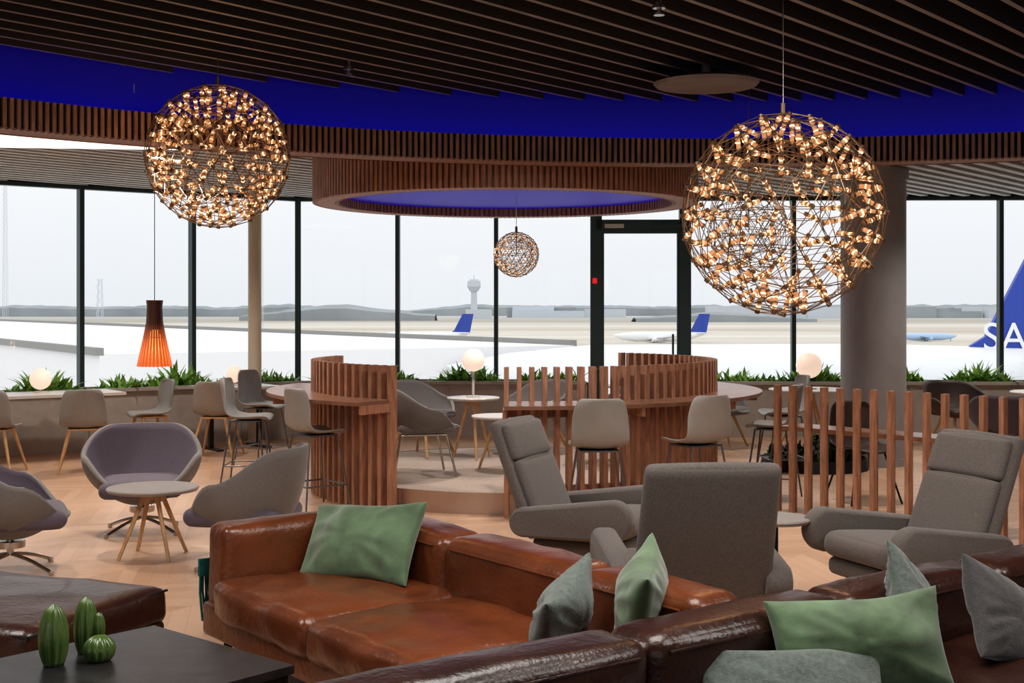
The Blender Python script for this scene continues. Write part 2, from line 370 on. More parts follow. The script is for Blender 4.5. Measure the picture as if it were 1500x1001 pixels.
# planter along glass
def planter(a,b_,name):
    a=Vector(a);b_=Vector(b_); d=b_-a; ang=math.atan2(d.y,d.x); e=empty(name,((a.x+b_.x)/2,(a.y+b_.y)/2,0),ang); L_=d.length
    mb=MB(); mb.box((0,-.25,.34),(L_,.04,.68)); mb.box((0,.16,.34),(L_,.04,.68)); mb.box((0,-.27,.69),(L_,.1,.04)); mb.box((0,.16,.69),(L_,.05,.04))
    mb.box((-L_/2+.02,-.04,.34),(.04,.42,.68)); mb.box((L_/2-.02,-.04,.34),(.04,.42,.68))
    nn=int(L_/1.2)
    for i in range(nn+1): mb.box((-L_/2+i*L_/nn,-.275,.33),(.02,.02,.66))
    mb.obj('trough',M['planter'],e)
    mb=MB(); mb.box((0,-.04,.6),(L_-.08,.38,.06)); mb.obj('soil',M['soil'],e)
    mb=MB(); leaves(mb,lambda:(random.uniform(-L_/2+.1,L_/2-.1),random.uniform(-.2,.08),.62),int(L_*230),.14,.36)
    mb.obj('foliage',M['leaf'],e)
def leaves(mb,posf,n,l0,l1):
    for _ in range(n):
        p=Vector(posf()); k=.8+.9*noise.noise(Vector((p.x*1.9,p.y,0))); l=random.uniform(l0,l1)*k; a=random.uniform(0,2*PI); lean=random.uniform(.2,1.3)
        d=Vector((math.cos(a),math.sin(a),0)); s=Vector((-d.y,d.x,0))*random.uniform(.014,.034)
        pts=[p]; 
        for q in(.35,.7,1): pts.append(p+d*(lean*l*q*q*.9)+Vector((0,0,l*(q-.35*lean*q*q))))
        vs=[pts[0]-s*.4,pts[0]+s*.4,pts[1]-s,pts[1]+s,pts[2]-s*.8,pts[2]+s*.8,pts[3]]
        mb.add(vs,[(0,1,3,2),(2,3,5,4),(4,5,6)])
planter((-8.4,12.5),(-2.75,16.79),'window_planter')
planter((-2.6,16.80),(.95,16.74),'window_planter')
planter((2.5,16.70),(8.9,16.56),'window_planter')
# foliage bed by column
e=empty('floor_plant_bed',(3.1,13.3,0)); mb=MB(); mb.lathe([(.001,.1),(.5,.1),(.52,.12),(.55,0)],n=24); mb.obj('tray',M['black'],e)
mb=MB()
def pf():
    a=random.uniform(0,2*PI); r_=.45*math.sqrt(random.random()); return(r_*math.cos(a),r_*math.sin(a),.1)
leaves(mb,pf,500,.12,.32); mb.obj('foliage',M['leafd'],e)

# ------------------------------------------------------------ outside
mb=MB(); mb.add([(-2500,-300,-5.5),(2500,-300,-5.5),(2500,3500,-5.5),(-2500,3500,-5.5)],[(0,1,2,3)]); mb.obj('airfield_ground',M['ground'])
mb=MB(); 
a=Vector((-130,303*1.0)); b_=Vector((4.5,94)); d=(b_-a).normalized(); nn_=Vector((-d.y,d.x)); 
c=(a+b_)/2-nn_*17; ang=math.atan2(d.y,d.x); mb.box((c.x,c.y,-3.3),((b_-a).length,34,4.4),ang)
for sg in(1,-1):
    c2=(a+b_)/2-nn_*17+nn_*sg*17; mb.box((c2.x,c2.y,-.95),((b_-a).length,.5,.45),ang,mi=1)
mb.obj('pier_building',[M['snow'],M['roofedge']])
mb=MB(); mb.box((38,108,-3.6),(60,2.0,.35),-.03,mi=0)
for i in range(11): mb.box((10+i*5.3,108.5-.16*i,-4.6),(.25,.25,1.9),mi=0)
mb.obj('apron_barrier',M['roofedge'])
mb=MB()
def belt(x0,x1,y0,h,dep=25,step=4):
    n=int((x1-x0)/step); vs=[]
    for i in range(n+1):
        x=x0+i*step; e_=min(1,min(i,n-i)/12)
        hh=h*(.35+.65*e_)*(1+.22*noise.noise(Vector((x*.02,y0,0)))+.16*noise.noise(Vector((x*.09,y0,3))))+random.uniform(-.25,.25)
        for yo,k in((-dep/2,0),(-dep/2,.75),(0,1),(dep/2,0)): vs.append((x,y0+yo,-5.5+hh*k))
    fs=[(i*4+j,(i+1)*4+j,(i+1)*4+j+1,i*4+j+1) for i in range(n) for j in range(3)]
    mb.add(vs,fs)
belt(-145,-38,700,8.8); belt(-1100,-80,1000,8.2); belt(-100,260,1100,8.8); belt(150,1200,1000,9.2); belt(60,150,640,5.4)
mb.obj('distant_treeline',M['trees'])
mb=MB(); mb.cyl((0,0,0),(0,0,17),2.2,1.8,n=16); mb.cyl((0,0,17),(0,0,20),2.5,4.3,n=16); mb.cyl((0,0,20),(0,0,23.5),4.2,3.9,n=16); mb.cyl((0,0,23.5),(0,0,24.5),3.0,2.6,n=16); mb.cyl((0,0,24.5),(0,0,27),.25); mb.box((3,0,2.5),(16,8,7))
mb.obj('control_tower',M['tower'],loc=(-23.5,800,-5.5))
mb=MB()
for i in range(34):
    x=random.uniform(-10,520); h_=random.uniform(4,8.5); mb.box((x,860+random.uniform(0,60),-5.5+h_/2),(random.uniform(14,50),12,h_),mi=random.choice((0,1)))
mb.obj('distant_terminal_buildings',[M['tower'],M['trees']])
for x,y,h in((-137,350,44),(-70,220,12),(-64,330,40)):
    mb=MB(); 
    for sx,sy in((-1,-1),(1,-1),(1,1),(-1,1)): mb.cyl((sx*.6,sy*.6,0),(sx*.25,sy*.25,h),.05,n=4)
    for k in range(int(h/1.5)):
        z=k*1.5; mb.cyl((-.6,-.6,z),(.5,-.5,z+1.5),.035,n=4); mb.cyl((.6,-.6,z),(-.5,-.5,z+1.5),.035,n=4)
    mb.obj('lattice_mast',M['tower'],loc=(x,y,-5.5))
def plane(name,loc,rz,s,mb_,mt,stripe=None):
    e=empty(name,loc,rz); mb=MB()
    prof=[(-14,.02,2.6),(-13,.5,2.3),(-11,1.1,2.1),(-7,1.6,2.0),(6,1.65,2.0),(12,1.2,2.3),(16,.5,2.9),(17.5,.1,3.2)]
    n=16; vs=[];
    for x,r_,z in prof:
        for i in range(n):
            a=2*PI*i/n; vs.append((x*s,r_*math.cos(a)*s,(z+r_*math.sin(a))*s))
    fs=[(i*n+j,i*n+(j+1)%n,(i+1)*n+(j+1)%n,(i+1)*n+j) for i in range(len(prof)-1) for j in range(n)]
    mb.add(vs,fs)
    for sg in(-1,1):
        mb.add([(-3*s,sg*1.3*s,1.5*s),(2.5*s,sg*1.3*s,1.5*s),(6*s,sg*14*s,2.6*s),(4.6*s,sg*14*s,2.6*s),(-3*s,sg*1.3*s,1.2*s),(2.5*s,sg*1.3*s,1.2*s),(6*s,sg*14*s,2.5*s),(4.6*s,sg*14*s,2.5*s)],[(0,1,2,3),(7,6,5,4),(0,3,7,4),(1,5,6,2),(2,6,7,3)])
        mb.cyl((-2*s,sg*4.5*s,1.2*s),(1.5*s,sg*4.5*s,1.2*s),.75*s,.6*s,n=12)
        mb.add([(13*s,sg*.4*s,3*s),(16.5*s,sg*.3*s,3*s),(18*s,sg*5*s,3.3*s),(16.8*s,sg*5*s,3.3*s)],[(0,1,2,3)])
        mb.cyl((0,sg*2.4*s,0),(0,sg*2.4*s,1.3*s),.4*s)
    mb.cyl((-11*s,0,0),(-11*s,0,1.4*s),.3*s)
    mb.obj('fuselage',mb_,e,smooth=True)
    mb=MB(); t=.16*s
    P=[(10.5,3.2),(11.8,4.0),(14.6,9.4),(18.2,9.4),(17.0,3.2)]
    vs=[(x*s,-t,z*s) for x,z in P]+[(x*s,t,z*s) for x,z in P]
    mb.add(vs,[(0,1,2,3,4),(9,8,7,6,5)]+[(i,i+5,(i+1)%5+5,(i+1)%5) for i in range(5)])
    if stripe:
        P2=[(13.75,6.3),(14.9,9.0),(14.7,9.45),(18.25,9.45),(17.7,6.2)]; vs=[(x*s,-t*1.2,z*s) for x,z in P2]+[(x*s,t*1.2,z*s) for x,z in P2]
        mb.add(vs,[(0,1,2,3,4),(9,8,7,6,5)]+[(i,i+5,(i+1)%5+5,(i+1)%5) for i in range(5)],1)
        # white block lettering along the foot of the fin (stroke quads)
        cv=bpy.data.curves.new('lettering','FONT'); cv.body='SAS'; cv.size=1.9*s; cv.extrude=.02
        to=bpy.data.objects.new('lettering',cv); scene.collection.objects.link(to); to.parent=e; to.location=(11.6*s,-t*1.3,3.35*s); to.rotation_euler=(PI/2,0,0); cv.materials.append(M['planew'])
    mb.obj('tail_fin',[mt,M['orange'],M['planew']],e)
plane('parked_airplane',(-19,262,-5.5),.15,.62,M['planew'],M['sasblue'])
plane('parked_airplane',(29,262,-5.5),.1,.62,M['planew'],M['sasblue'])
plane('parked_airplane',(15.4,88,-6.0),.0,1.42,M['planew'],M['sasblue'],True)
plane('parked_airplane',(88,275,-5.5),PI-.1,.46,M['planeb'],M['planeb'])

# ------------------------------------------------------------ wire-globe pendants
def globe(cx,cy,cz,R,top,stick=.1,sub=3,wr=.0022):
    e=empty('wire_globe_pendant_lamp',(cx,cy,cz),random.uniform(0,3)); 
    bm=bmesh.new(); bmesh.ops.create_icosphere(bm,subdivisions=sub,radius=R); mb=MB(); ms=MB(); mh=MB()
    for ed in bm.edges: mb.cyl(ed.verts[0].co,ed.verts[1].co,wr,n=5,cap=False)
    V=[v_.co.copy() for v_ in bm.verts]
    bm2=bmesh.new(); bmesh.ops.create_icosphere(bm2,subdivisions=sub-1,radius=R*.985); bm2.verts.ensure_lookup_table()
    rot=Matrix.Rotation(.5,3,'X')
    for ed in bm2.edges: mb.cyl(rot@ed.verts[0].co,rot@ed.verts[1].co,wr,n=5,cap=False)
    bm3=bmesh.new(); bmesh.ops.create_icosphere(bm3,subdivisions=max(1,sub-1),radius=R*.74)
    for ed in bm3.edges: mb.cyl(ed.verts[0].co,ed.verts[1].co,wr*.8,n=4,cap=False)
    rr=stick*.10
    for p in V:
        d=p.normalized(); j=Vector((random.uniform(-1,1),random.uniform(-1,1),random.uniform(-1,1)))*.5
        q=(d+j).normalized(); a=p*1.01; b_=p-q*stick
        mb.cyl(a,a-q*stick*.15,rr*1.1,n=7); ms.cyl(a-q*stick*.15,a-q*stick*.48,rr,n=7,mi=0); mb.cyl(a-q*stick*.48,a-q*stick*.56,rr*1.15,n=7)
        ms.cyl(a-q*stick*.56,b_,rr,n=7); mb.cyl(b_,b_-q*.01,rr*1.1,n=7)
        mh.cyl(a-q*stick*.28,a-q*stick*.36,rr*1.15,n=6); mh.cyl(a-q*stick*.74,a-q*stick*.80,rr*1.15,n=6)
    mb.cyl((0,0,R),(0,0,R+.05),.012); mb.cyl((0,0,R+.05),(0,0,top-cz),.003,n=6,mi=1)
    mb.cyl((0,0,0),(0,0,R),.004,n=6)
    mb.obj('wire_frame',[M['brass'],M['chrome']],e); ms.obj('led_tubes',M['led'],e); mh.obj('led_points',M['ledhot'],e)
    for x in(bm,bm2,bm3): x.free()
globe(-1.85,8.14,2.60,.45,3.62,.115)
globe(1.34,6.40,2.11,.50,3.62,.115)
globe(1.72,9.4,2.2,.30,3.62,.05,2)
globe(.04,12.0,2.14,.21,2.7,.045,3,.0016)

# ------------------------------------------------------------ sofas
def sofa(name,o,phi,backs,seats,arm,m,depth=.97,base=None):
    e=empty(name,(o[0],o[1],0),phi)
    x0=min(backs[0][0],arm[0] if arm else 9); x1=backs[-1][1]
    cushion('base',(x1-x0-.02,depth-.05,.16),((x0+x1)/2,-(depth-.02)/2,.23),m,e,r=.03,bulge=.0,wr=.001)
    for i,(a,b_) in enumerate(backs):
        cushion('back_%d'%i,(b_-a,.25,.44),((a+b_)/2,-.125,.44),m,e,r=.06,bulge=.015,wr=.005,n=20)
        mbp=MB(); mbp.cyl((a+.06,-.254,.615),(b_-.06,-.254,.615),.005); mbp.obj('piping_b%d'%i,m,e)
    for i,(a,b_) in enumerate(seats):
        cushion('seat_%d'%i,(b_-a,depth-.2,.17),((a+b_)/2,-.2-(depth-.2)/2,.345),m,e,r=.045,bulge=.028,wr=.009,n=24)
        mbp=MB(); mbp.path([(a+.03,-depth+.025,.405),(b_-.03,-depth+.025,.405)],.006); mbp.obj('piping_s%d'%i,m,e)
    if arm: cushion('arm',(arm[1]-arm[0],.90,.51),((arm[0]+arm[1])/2,-.45,.405),m,e,r=.045,bulge=.01,wr=.004)
    mb=MB()
    for x in(x0+.12,(x0+x1)/2,x1-.12):
        for y in(-.12,-depth+.12): mb.cyl((x,y,0),(x,y,.17),.02)
    mb.obj('legs',M['black'],e)
    return e
pA=math.atan2(-.8,.6); FA=((-.687,6.51,0),pA)
sofa('leather_sofa',FA[0],pA,[(.0,.97),(.97,1.85),(1.85,2.5)],[(.2,1.07),(1.07,1.88),(1.88,2.5)],(0,.2),M['leather'])
pB=math.atan2(.6,.8); FB=((.85,4.48,0),pB)
sofa('leather_sofa',FB[0],pB,[(-2.0,-.72),(-.72,.2),(.2,1.1),(1.1,2.3)],[(-2.0,-.72),(-.72,.2),(.2,1.1),(1.1,2.3)],None,M['leather_d'])
# ottoman
e=empty('leather_ottoman',(-2.13,5.45,0),-.35)
cushion('cushion',(1.0,.9,.17),(0,0,.345),M['leather_d'],e,r=.05,bulge=.02,wr=.006); cushion('base',(.98,.88,.16),(0,0,.2),M['leather_d'],e,r=.03,bulge=0,wr=.001)
mb=MB(); [mb.cyl((x,y,0),(x,y,.14),.02) for x in(-.42,.42) for y in(-.38,.38)]; mb.path([(-.49,-.44,.405),(.49,-.44,.405),(.49,.44,.405)],.006); mb.obj('legs',M['black'],e)
# pillows
pillow('throw_pillow',.66,.38,.19,M['green'],FA,(.54,-.40,.585),lean=.50,yaw=.25,roll=-.12,seed=1)
pillow('throw_pillow',.42,.34,.17,M['greyp'],FA,(2.10,-.50,.56),lean=.25,yaw=-1.0,roll=.25,seed=2)
pillow('throw_pillow',.44,.38,.18,M['green'],FA,(2.24,-.26,.60),lean=.2,yaw=-.75,roll=.2,seed=3)
pillow('throw_pillow',.60,.34,.19,M['green'],FB,(.02,-.42,.56),lean=.35,yaw=-.48,roll=-.04,seed=4)
pillow('throw_pillow',.38,.36,.16,M['greyp'],FB,(.48,-.28,.60),lean=.3,yaw=.55,roll=.5,seed=5)
pillow('throw_pillow',.42,.36,.16,M['greyd'],FB,(.70,-.50,.56),lean=.4,yaw=.2,roll=.45,seed=6)
pillow('throw_pillow',.62,.34,.16,M['greyp'],FB,(-.29,-.42,.44),lean=.6,yaw=-.45,roll=.05,seed=7)
# throw with fringe on outer side of arm
e=empty('fringed_throw_blanket',(-1.395,6.05,0),pA); mb=MB()
for i in range(16):
    y=-.06+i*.012; mb.path([(-.01,y,.42),(-.02,y+random.uniform(-.01,.01),.32),(-.015+random.uniform(-.01,.01),y+random.uniform(-.02,.02),.19)],.006,5)
mb.box((-.005,.03,.44),(.02,.2,.08)); mb.obj('fringe',M['teal'],e)

# ------------------------------------------------------------ coffee table with cacti
e=empty('coffee_table',(-1.42,4.42,0),-.72)
mb=MB(); mb.box((0,0,.385),(.86,1.02,.03)); mb.obj('top',M['darktop'],e)
mb=MB(); 
for x in(-.4,.4):
    for y in(-.48,.48): mb.box((x,y,.185),(.03,.03,.37))
mb.box((0,-.48,.355),(.8,.03,.03)); mb.box((0,.48,.355),(.8,.03,.03)); mb.box((-.4,0,.355),(.03,.96,.03)); mb.box((.4,0,.355),(.03,.96,.03)); mb.obj('frame',M['black'],e)
def ribbed(mb,c,rx,h,z0=0,ribs=11,flat=.0):
    n=ribs*6; k=14; vs=[]
    for j in range(k+1):
        t=j/k; z=z0+h*t; pr=math.sin(PI*(0.12+.88*t))**.45 if t<1 else .001
        for i in range(n):
            a=2*PI*i/n; r_=rx*pr*(1+.16*abs(math.cos(a*ribs/2))-.10); vs.append((c[0]+r_*math.cos(a),c[1]+r_*math.sin(a),z))
    fs=[(j*n+i,j*n+(i+1)%n,(j+1)*n+(i+1)%n,(j+1)*n+i) for j in range(k) for i in range(n)]
    fs.append(tuple(range(n-1,-1,-1))); mb.add(vs,fs)
e=empty('ceramic_cactus',(-1.60,4.52,.40)); mb=MB(); ribbed(mb,(0,0),.05,.215); mb.obj('body',M['cactus'],e,smooth='full')
e=empty('ceramic_cactus',(-1.54,4.68,.40)); mb=MB(); ribbed(mb,(0,0),.042,.205); ribbed(mb,(.05,-.01),.022,.10,.05,8); mb.cyl((.01,0,.06),(.05,-.01,.06),.015); mb.obj('body',M['cactus'],e,smooth='full')
e=empty('ceramic_cactus',(-1.46,4.58,.40)); mb=MB(); ribbed(mb,(0,0),.054,.092,0,12); mb.obj('body',M['cactus'],e,smooth='full')

# ------------------------------------------------------------ chairs
def sm(x): x=max(0,min(1,x)); return x*x*(3-2*x)
def swivel(mb,h,R=.34,r=.012,hub=.12):
    mb.cyl((0,0,hub-.02),(0,0,h),.022,n=12)
    for k in range(4):
        a=PI/4+k*PI/2; c,s=math.cos(a),math.sin(a)
        pts=[(c*R*t,s*R*t,.018+(hub-.03)*(1-t)**1.2+ .02*math.sin(PI*t)) for t in(0,.2,.4,.6,.8,1)]
        mb.path(pts,r,8); mb.cyl((c*R,s*R,0),(c*R,s*R,.03),.016)
def polar_shell(name,parent,z0,Hb,Hs,Hf,rs,rb,rside,rf,mats,th=.035,zs=.05):
    n=56;k=18; mb=MB(); vs=[]
    for j in range(k+1):
        t=j/k
        for i in range(n):
            a=2*PI*i/n; c=(1-math.cos(a))/2
            H=Hf+(Hs-Hf)*sm(c/.42) if c<.42 else Hs+(Hb-Hs)*sm((c-.42)/.50)
            rr_=rf+(rside-rf)*sm(c*2) if c<.5 else rside+(rb-rside)*sm(c*2-1)
            if t<.40: q=t/.40; r_=rs*q; z=zs*q**2.4
            else: q=(t-.40)/.60; r_=rs+(rr_-rs)*math.sin(q*PI/2)**.9; z=zs+(H-zs)*(q**1.25)
            vs.append((r_*math.sin(a),r_*math.cos(a)*1.0,z0+z))
    fs=[(j*n+i,(j+1)*n+i,(j+1)*n+(i+1)%n,j*n+(i+1)%n) for j in range(k) for i in range(n)]
    mb.add(vs,fs); o=mb.obj(name,mats,parent,smooth='full',merge=True)
    md=o.modifiers.new('s','SOLIDIFY'); md.thickness=th; md.offset=-1; md.material_offset=1 if len(mats)>1 else 0; md.material_offset_rim=0
    return o
def tub(x,y,dx,dy,z=0,base='swivel',mo='tubo',mi='tubi',s=1.0):
    e=empty('tub_armchair',(x,y,z),facing(dx,dy)); e.scale=(s,s,s)
    if base=='swivel':
        polar_shell('shell',e,.20,.57,.37,.15,.24,.38,.43,.36,[M[mo],M[mi]],zs=.08)
        cushion('seat_cushion',(.58,.60,.12),(0,.03,.34),M[mi],e,r=.058,bulge=.02,wr=0,n=12)
    else:
        polar_shell('shell',e,.36,.42,.24,.04,.25,.37,.41,.34,[M[mo],M[mi]])
        cushion('seat_cushion',(.50,.50,.09),(0,.03,.43),M[mi],e,r=.045,bulge=.015,wr=0,n=10)
    mb=MB()
    if base=='swivel': swivel(mb,.23); mb.cyl((0,0,.15),(0,0,.19),.09,n=16); mb.obj('base',M['chrome'],e,smooth=True)
    elif base=='oak':
        for sx in(-1,1):
            for sy in(-1,1): mb.cyl((sx*.12,sy*.12,.38),(sx*.25,sy*.25,0),.02,.013)
        mb.obj('legs',M['oak'],e)
    else:
        for sx in(-1,1): mb.path([(sx*.25,.28,0),(sx*.2,.2,.37),(sx*.2,-.2,.37),(sx*.25,-.28,0)],.011)
        mb.obj('legs',M['chrome'],e)
    return e
def shell_grid(parent,z,m,s=1.0):
    prof=[(.225,-.03,.34),(.20,-.005,.41),(.10,-.008,.45),(0,-.015,.46),(-.11,-.008,.46),(-.18,.03,.455),(-.215,.11,.45),(-.235,.20,.44),(-.25,.29,.42),(-.262,.36,.37),(-.266,.385,.28)]
    nv=12; mb=MB(); vs=[]
    for k,(y,zz,w_) in enumerate(prof):
        for j in range(nv+1):
            v_=-1+2*j/nv; b_=max(0,min(1,(zz+.0)/.2)); 
            vs.append((v_*w_/2*s,(y+b_*.075*v_*v_)*s,z+(zz+(1-b_)*.035*v_*v_)*s))
    fs=[(k*(nv+1)+j,(k+1)*(nv+1)+j,(k+1)*(nv+1)+j+1,k*(nv+1)+j+1) for k in range(len(prof)-1) for j in range(nv)]
    mb.add(vs,fs); o=mb.obj('seat_shell',m,parent,smooth='full')
    md=o.modifiers.new('s','SOLIDIFY'); md.thickness=.016; md.offset=0
    md=o.modifiers.new('ss','SUBSURF'); md.levels=1; md.render_levels=1
def dining(x,y,dx,dy,legs='oak',m='shell',name='dining_chair'):
    e=empty(name,(x,y,0),facing(dx,dy)); shell_grid(e,.455,M[m]); mb=MB()
    lm=M['oak'] if legs=='oak' else M['black']; r1,r2=(.019,.012) if legs=='oak' else (.009,.009)
    for sx in(-1,1):
        for sy in(-1,1): mb.cyl((sx*.13,sy*.12,.435),(sx*.24,sy*.22,0),r1,r2)
    mb.box((0,0,.43),(.3,.27,.02)); mb.obj('legs',lm,e); return e
def stool(x,y,dx,dy,z=0):
    e=empty('bar_stool',(x,y,z),facing(dx,dy)); shell_grid(e,.63,M['shell'],.95); mb=MB()
    for sx in(-1,1):
        for sy in(-1,1): mb.cyl((sx*.14,sy*.13,.61),(sx*.22,sy*.21,0),.008,n=8)
    q=[(.197,.187,.2),(-.197,.187,.2),(-.197,-.187,.2),(.197,-.187,.2),(.197,.187,.2)]; mb.path(q,.007); mb.box((0,0,.605),(.29,.27,.012))
    mb.obj('legs',M['stoolleg'],e); return e
def round_table(name,x,y,h,R,top,leg='oak',z=0,nlegs=4,th=.025):
    e=empty(name,(x,y,z),.3); mb=MB(); mb.lathe([(.001,h),(R-.006,h),(R,h-.008),(R-.012,h-th),(.001,h-th)],n=48); mb.obj('top',M[top],e,smooth=True); mb=MB()
    if leg=='oak':
        for k in range(nlegs):
            a=.4+k*2*PI/nlegs; c,s=math.cos(a),math.sin(a); mb.cyl((c*.05,s*.05,h-th),(c*R*.8,s*R*.8,0),.018,.012)
        mb.cyl((0,0,h-th-.05),(0,0,h-th),.07,n=16)
        mb.obj('legs',M['oak'],e)
    else:
        mb.cyl((0,0,0),(0,0,.012),R*.62,n=32); mb.cyl((0,0,0),(0,0,h-th),.02,n=12); mb.obj('pedestal',M['black'],e,smooth=True)
    return e
# group left
round_table('round_side_table',-2.38,8.58,.46,.30,'tabletop')
tub(-3.14,8.10,.95,.35)
tub(-2.72,9.52,.25,-1)
tub(-1.68,8.25,-1,.2)
# high-back lounge chairs
def lounge(x,y,dx,dy):
    e=empty('highback_lounge_chair',(x,y,0),facing(dx,dy)); f=M['fab']
    th=.38
    def bk(t,off): # point along leaning back
        return (0,-.24-math.sin(th)*t+math.cos(th)*off,.30+math.cos(th)*t+math.sin(th)*off)
    cushion('backrest',(.62,.07,.72),bk(.355,0),f,e,r=.033,bulge=.008,wr=.0,rot=(th,0,0),taper=-.03,n=18)
    cushion('head_pad',(.55,.05,.22),bk(.57,.05),f,e,r=.024,bulge=.012,wr=0,rot=(th,0,0),taper=-.02)
    cushion('back_pad',(.56,.05,.42),bk(.24,.05),f,e,r=.024,bulge=.015,wr=0,rot=(th,0,0))
    cushion('seat',(.57,.60,.14),(0,.06,.365),f,e,r=.06,bulge=.02,wr=0,rot=(.08,0,0))
    cushion('underseat',(.60,.56,.10),(0,.03,.26),f,e,r=.04,bulge=0,wr=0)
    for sx in(-1,1):
        mb=MB(); pts=[]
        c1=Vector((-.27,.40));r1=.085; c2=Vector((.28,.44)); r2=.12
        for i in range(17):
            a=-PI/2+PI*i/16; pts.append((c2.x+r2*math.cos(a),c2.y+r2*math.sin(a)))
        for i in range(17):
            a=PI/2+PI*i/16; pts.append((c1.x+r1*math.cos(a),c1.y+r1*math.sin(a)))
        n=len(pts); w_=.12; ring=[]
        for (off,sc) in((-w_/2,.80),(-w_/2+.012,.93),(-w_/2+.032,1),(w_/2-.032,1),(w_/2-.012,.93),(w_/2,.80)):
            row=[]
            for p in pts:
                P=Vector(p); tt=max(0,min(1,(P-c1).dot(c2-c1)/(c2-c1).length_squared)); ax=c1+(c2-c1)*tt
                Q=ax+(P-ax)*sc; row.append((sx*(.345+.015*tt)+off,Q.x,Q.y))
            ring+=row
        fs=[(k*n+i,k*n+(i+1)%n,(k+1)*n+(i+1)%n,(k+1)*n+i) for k in range(5) for i in range(n)]
        fs+= [tuple(range(n)),tuple(range(6*n-1,5*n-1,-1))]
        mb.add(ring,fs); mb.obj('arm_%s'%('l' if sx<0 else 'r'),f,e,smooth=True,merge=True)
    mb=MB(); swivel(mb,.25,.33,.013); mb.obj('base',M['chrome'],e,smooth=True)
    return e
lounge(.46,7.75,.92,-.40)
lounge(.84,6.15,-.08,1)
lounge(2.10,6.85,-.90,-.38)
round_table('pedestal_side_table',1.44,7.10,.50,.20,'tabletop','ped')

# ------------------------------------------------------------ booth
e=empty('round_booth_platform',(BC.x,BC.y,0)); mb=MB(); mb.lathe([(.001,.17),(BR-.06,.17)],n=96); mb.obj('carpet',M['carpet'],e)
mb=MB(); mb.lathe([(BR-.06,.175),(BR-.04,.175),(BR-.04,0)],n=96); mb.obj('step_edge',M['steel'],e,smooth=True)
def arc_screen(a0,a1,name):
    e=empty(name,(BC.x,BC.y,0)); a0=math.radians(a0);a1=math.radians(a1); mb=MB(); L_=abs(a1-a0)*(BR+.04); n=int(L_/.098)
    for i in range(n+1):
        a=a0+(a1-a0)*i/n; mb.box(((BR+.05)*math.cos(a),(BR+.05)*math.sin(a),.59),(.085,.036,1.18),a)
    def band(r0,r1,z0,z1,mi=0,k=48):
        vs=[]
        for i in range(k+1):
            a=a0+(a1-a0)*i/k
            for r_,z in((r0,z0),(r1,z0),(r1,z1),(r0,z1)): vs.append((r_*math.cos(a),r_*math.sin(a),z))
        fs=[(i*4+j,(i+1)*4+j,(i+1)*4+(j+1)%4,i*4+(j+1)%4) for i in range(k) for j in range(4)]+[(0,1,2,3),(4*k+3,4*k+2,4*k+1,4*k)]
        mb.add(vs,fs,mi)
    band(BR-.01,BR+.01,.17,.24); band(BR-.01,BR+.01,.78,.84)
    band(BR-.03,2.26,.875,.905,1)
    k=max(2,int(L_/.9))
    for i in range(k+1):
        a=a0+(a1-a0)*i/k; mb.box((2.02*math.cos(a),2.02*math.sin(a),.84),(.4,.03,.07),a)
    mb.obj('slats',[M['wood'],M['counter']],e)
arc_screen(160,237,'slatted_booth_screen')
arc_screen(-92,52,'slatted_booth_screen')
# booth furniture
round_table('round_lounge_table',-.10,11.75,.50,.27,'whitetop',z=.17,nlegs=3)
round_table('round_lounge_table',-.38,12.7,.60,.26,'whitetop',z=.17,nlegs=3)
tub(-.82,11.45,.9,.25,.17,'wire','tubo','tubo')
tub(-.90,12.95,.8,-.5,.17,'oak','shell','tubo',.95)
tub(.25,13.1,-.7,-.6,.17,'oak','tubo','tubo',.95)
tub(.85,12.2,-1,0,.17,'oak','tubo','tubo',.95)
def globe_lamp(x,y,z,r_,stem):
    e=empty('globe_table_lamp',(x,y,z)); mb=MB(); k=12
    prof=[(r_*math.sin(PI*i/k)+.0005,stem+r_-r_*math.cos(PI*i/k)) for i in range(k+1)]; mb.lathe(prof,n=24); mb.obj('globe',M['globe'],e,smooth='full')
    mb=MB(); mb.cyl((0,0,0),(0,0,.012),r_*.6,n=24); mb.cyl((0,0,0),(0,0,stem+.01),.012); mb.obj('stand',M['whitetop'],e)
globe_lamp(-.38,12.7,.77,.112,.25)
globe_lamp(-5.1,14.0,.73,.115,.03)
globe_lamp(-3.28,15.3,.73,.10,.03)
globe_lamp(3.35,14.6,.73,.145,.12)
stool(-1.62,10.65,.75,.6); stool(-2.6,13.5,.8,-.35); stool(-2.45,12.0,1,0)
stool(.63,9.5,-.05,1); stool(1.40,9.85,-.5,.83); stool(2.25,11.15,-.9,.35); stool(2.62,12.5,-1,-.1)

# ------------------------------------------------------------ straight slatted divider on the right
a=Vector((2.16,10.52)); b_=Vector((4.55,7.90)); d=b_-a; ang=math.atan2(d.y,d.x); e=empty('slatted_divider_counter',(a.x,a.y,0),ang)
mb=MB(); n=24
for i in range(n+1):
    mb.box((d.length*i/n,0,.51),(.035,.065,1.02))
mb.obj('posts',M['wood'],e); mb=MB(); mb.box((d.length/2,.17,.67),(d.length,.32,.035)); mb.obj('shelf',M['counter'],e)
dining(2.98,11.0,.3,-1,'black','darkshell'); dining(4.3,9.6,-.2,-1,'black','darkshell')
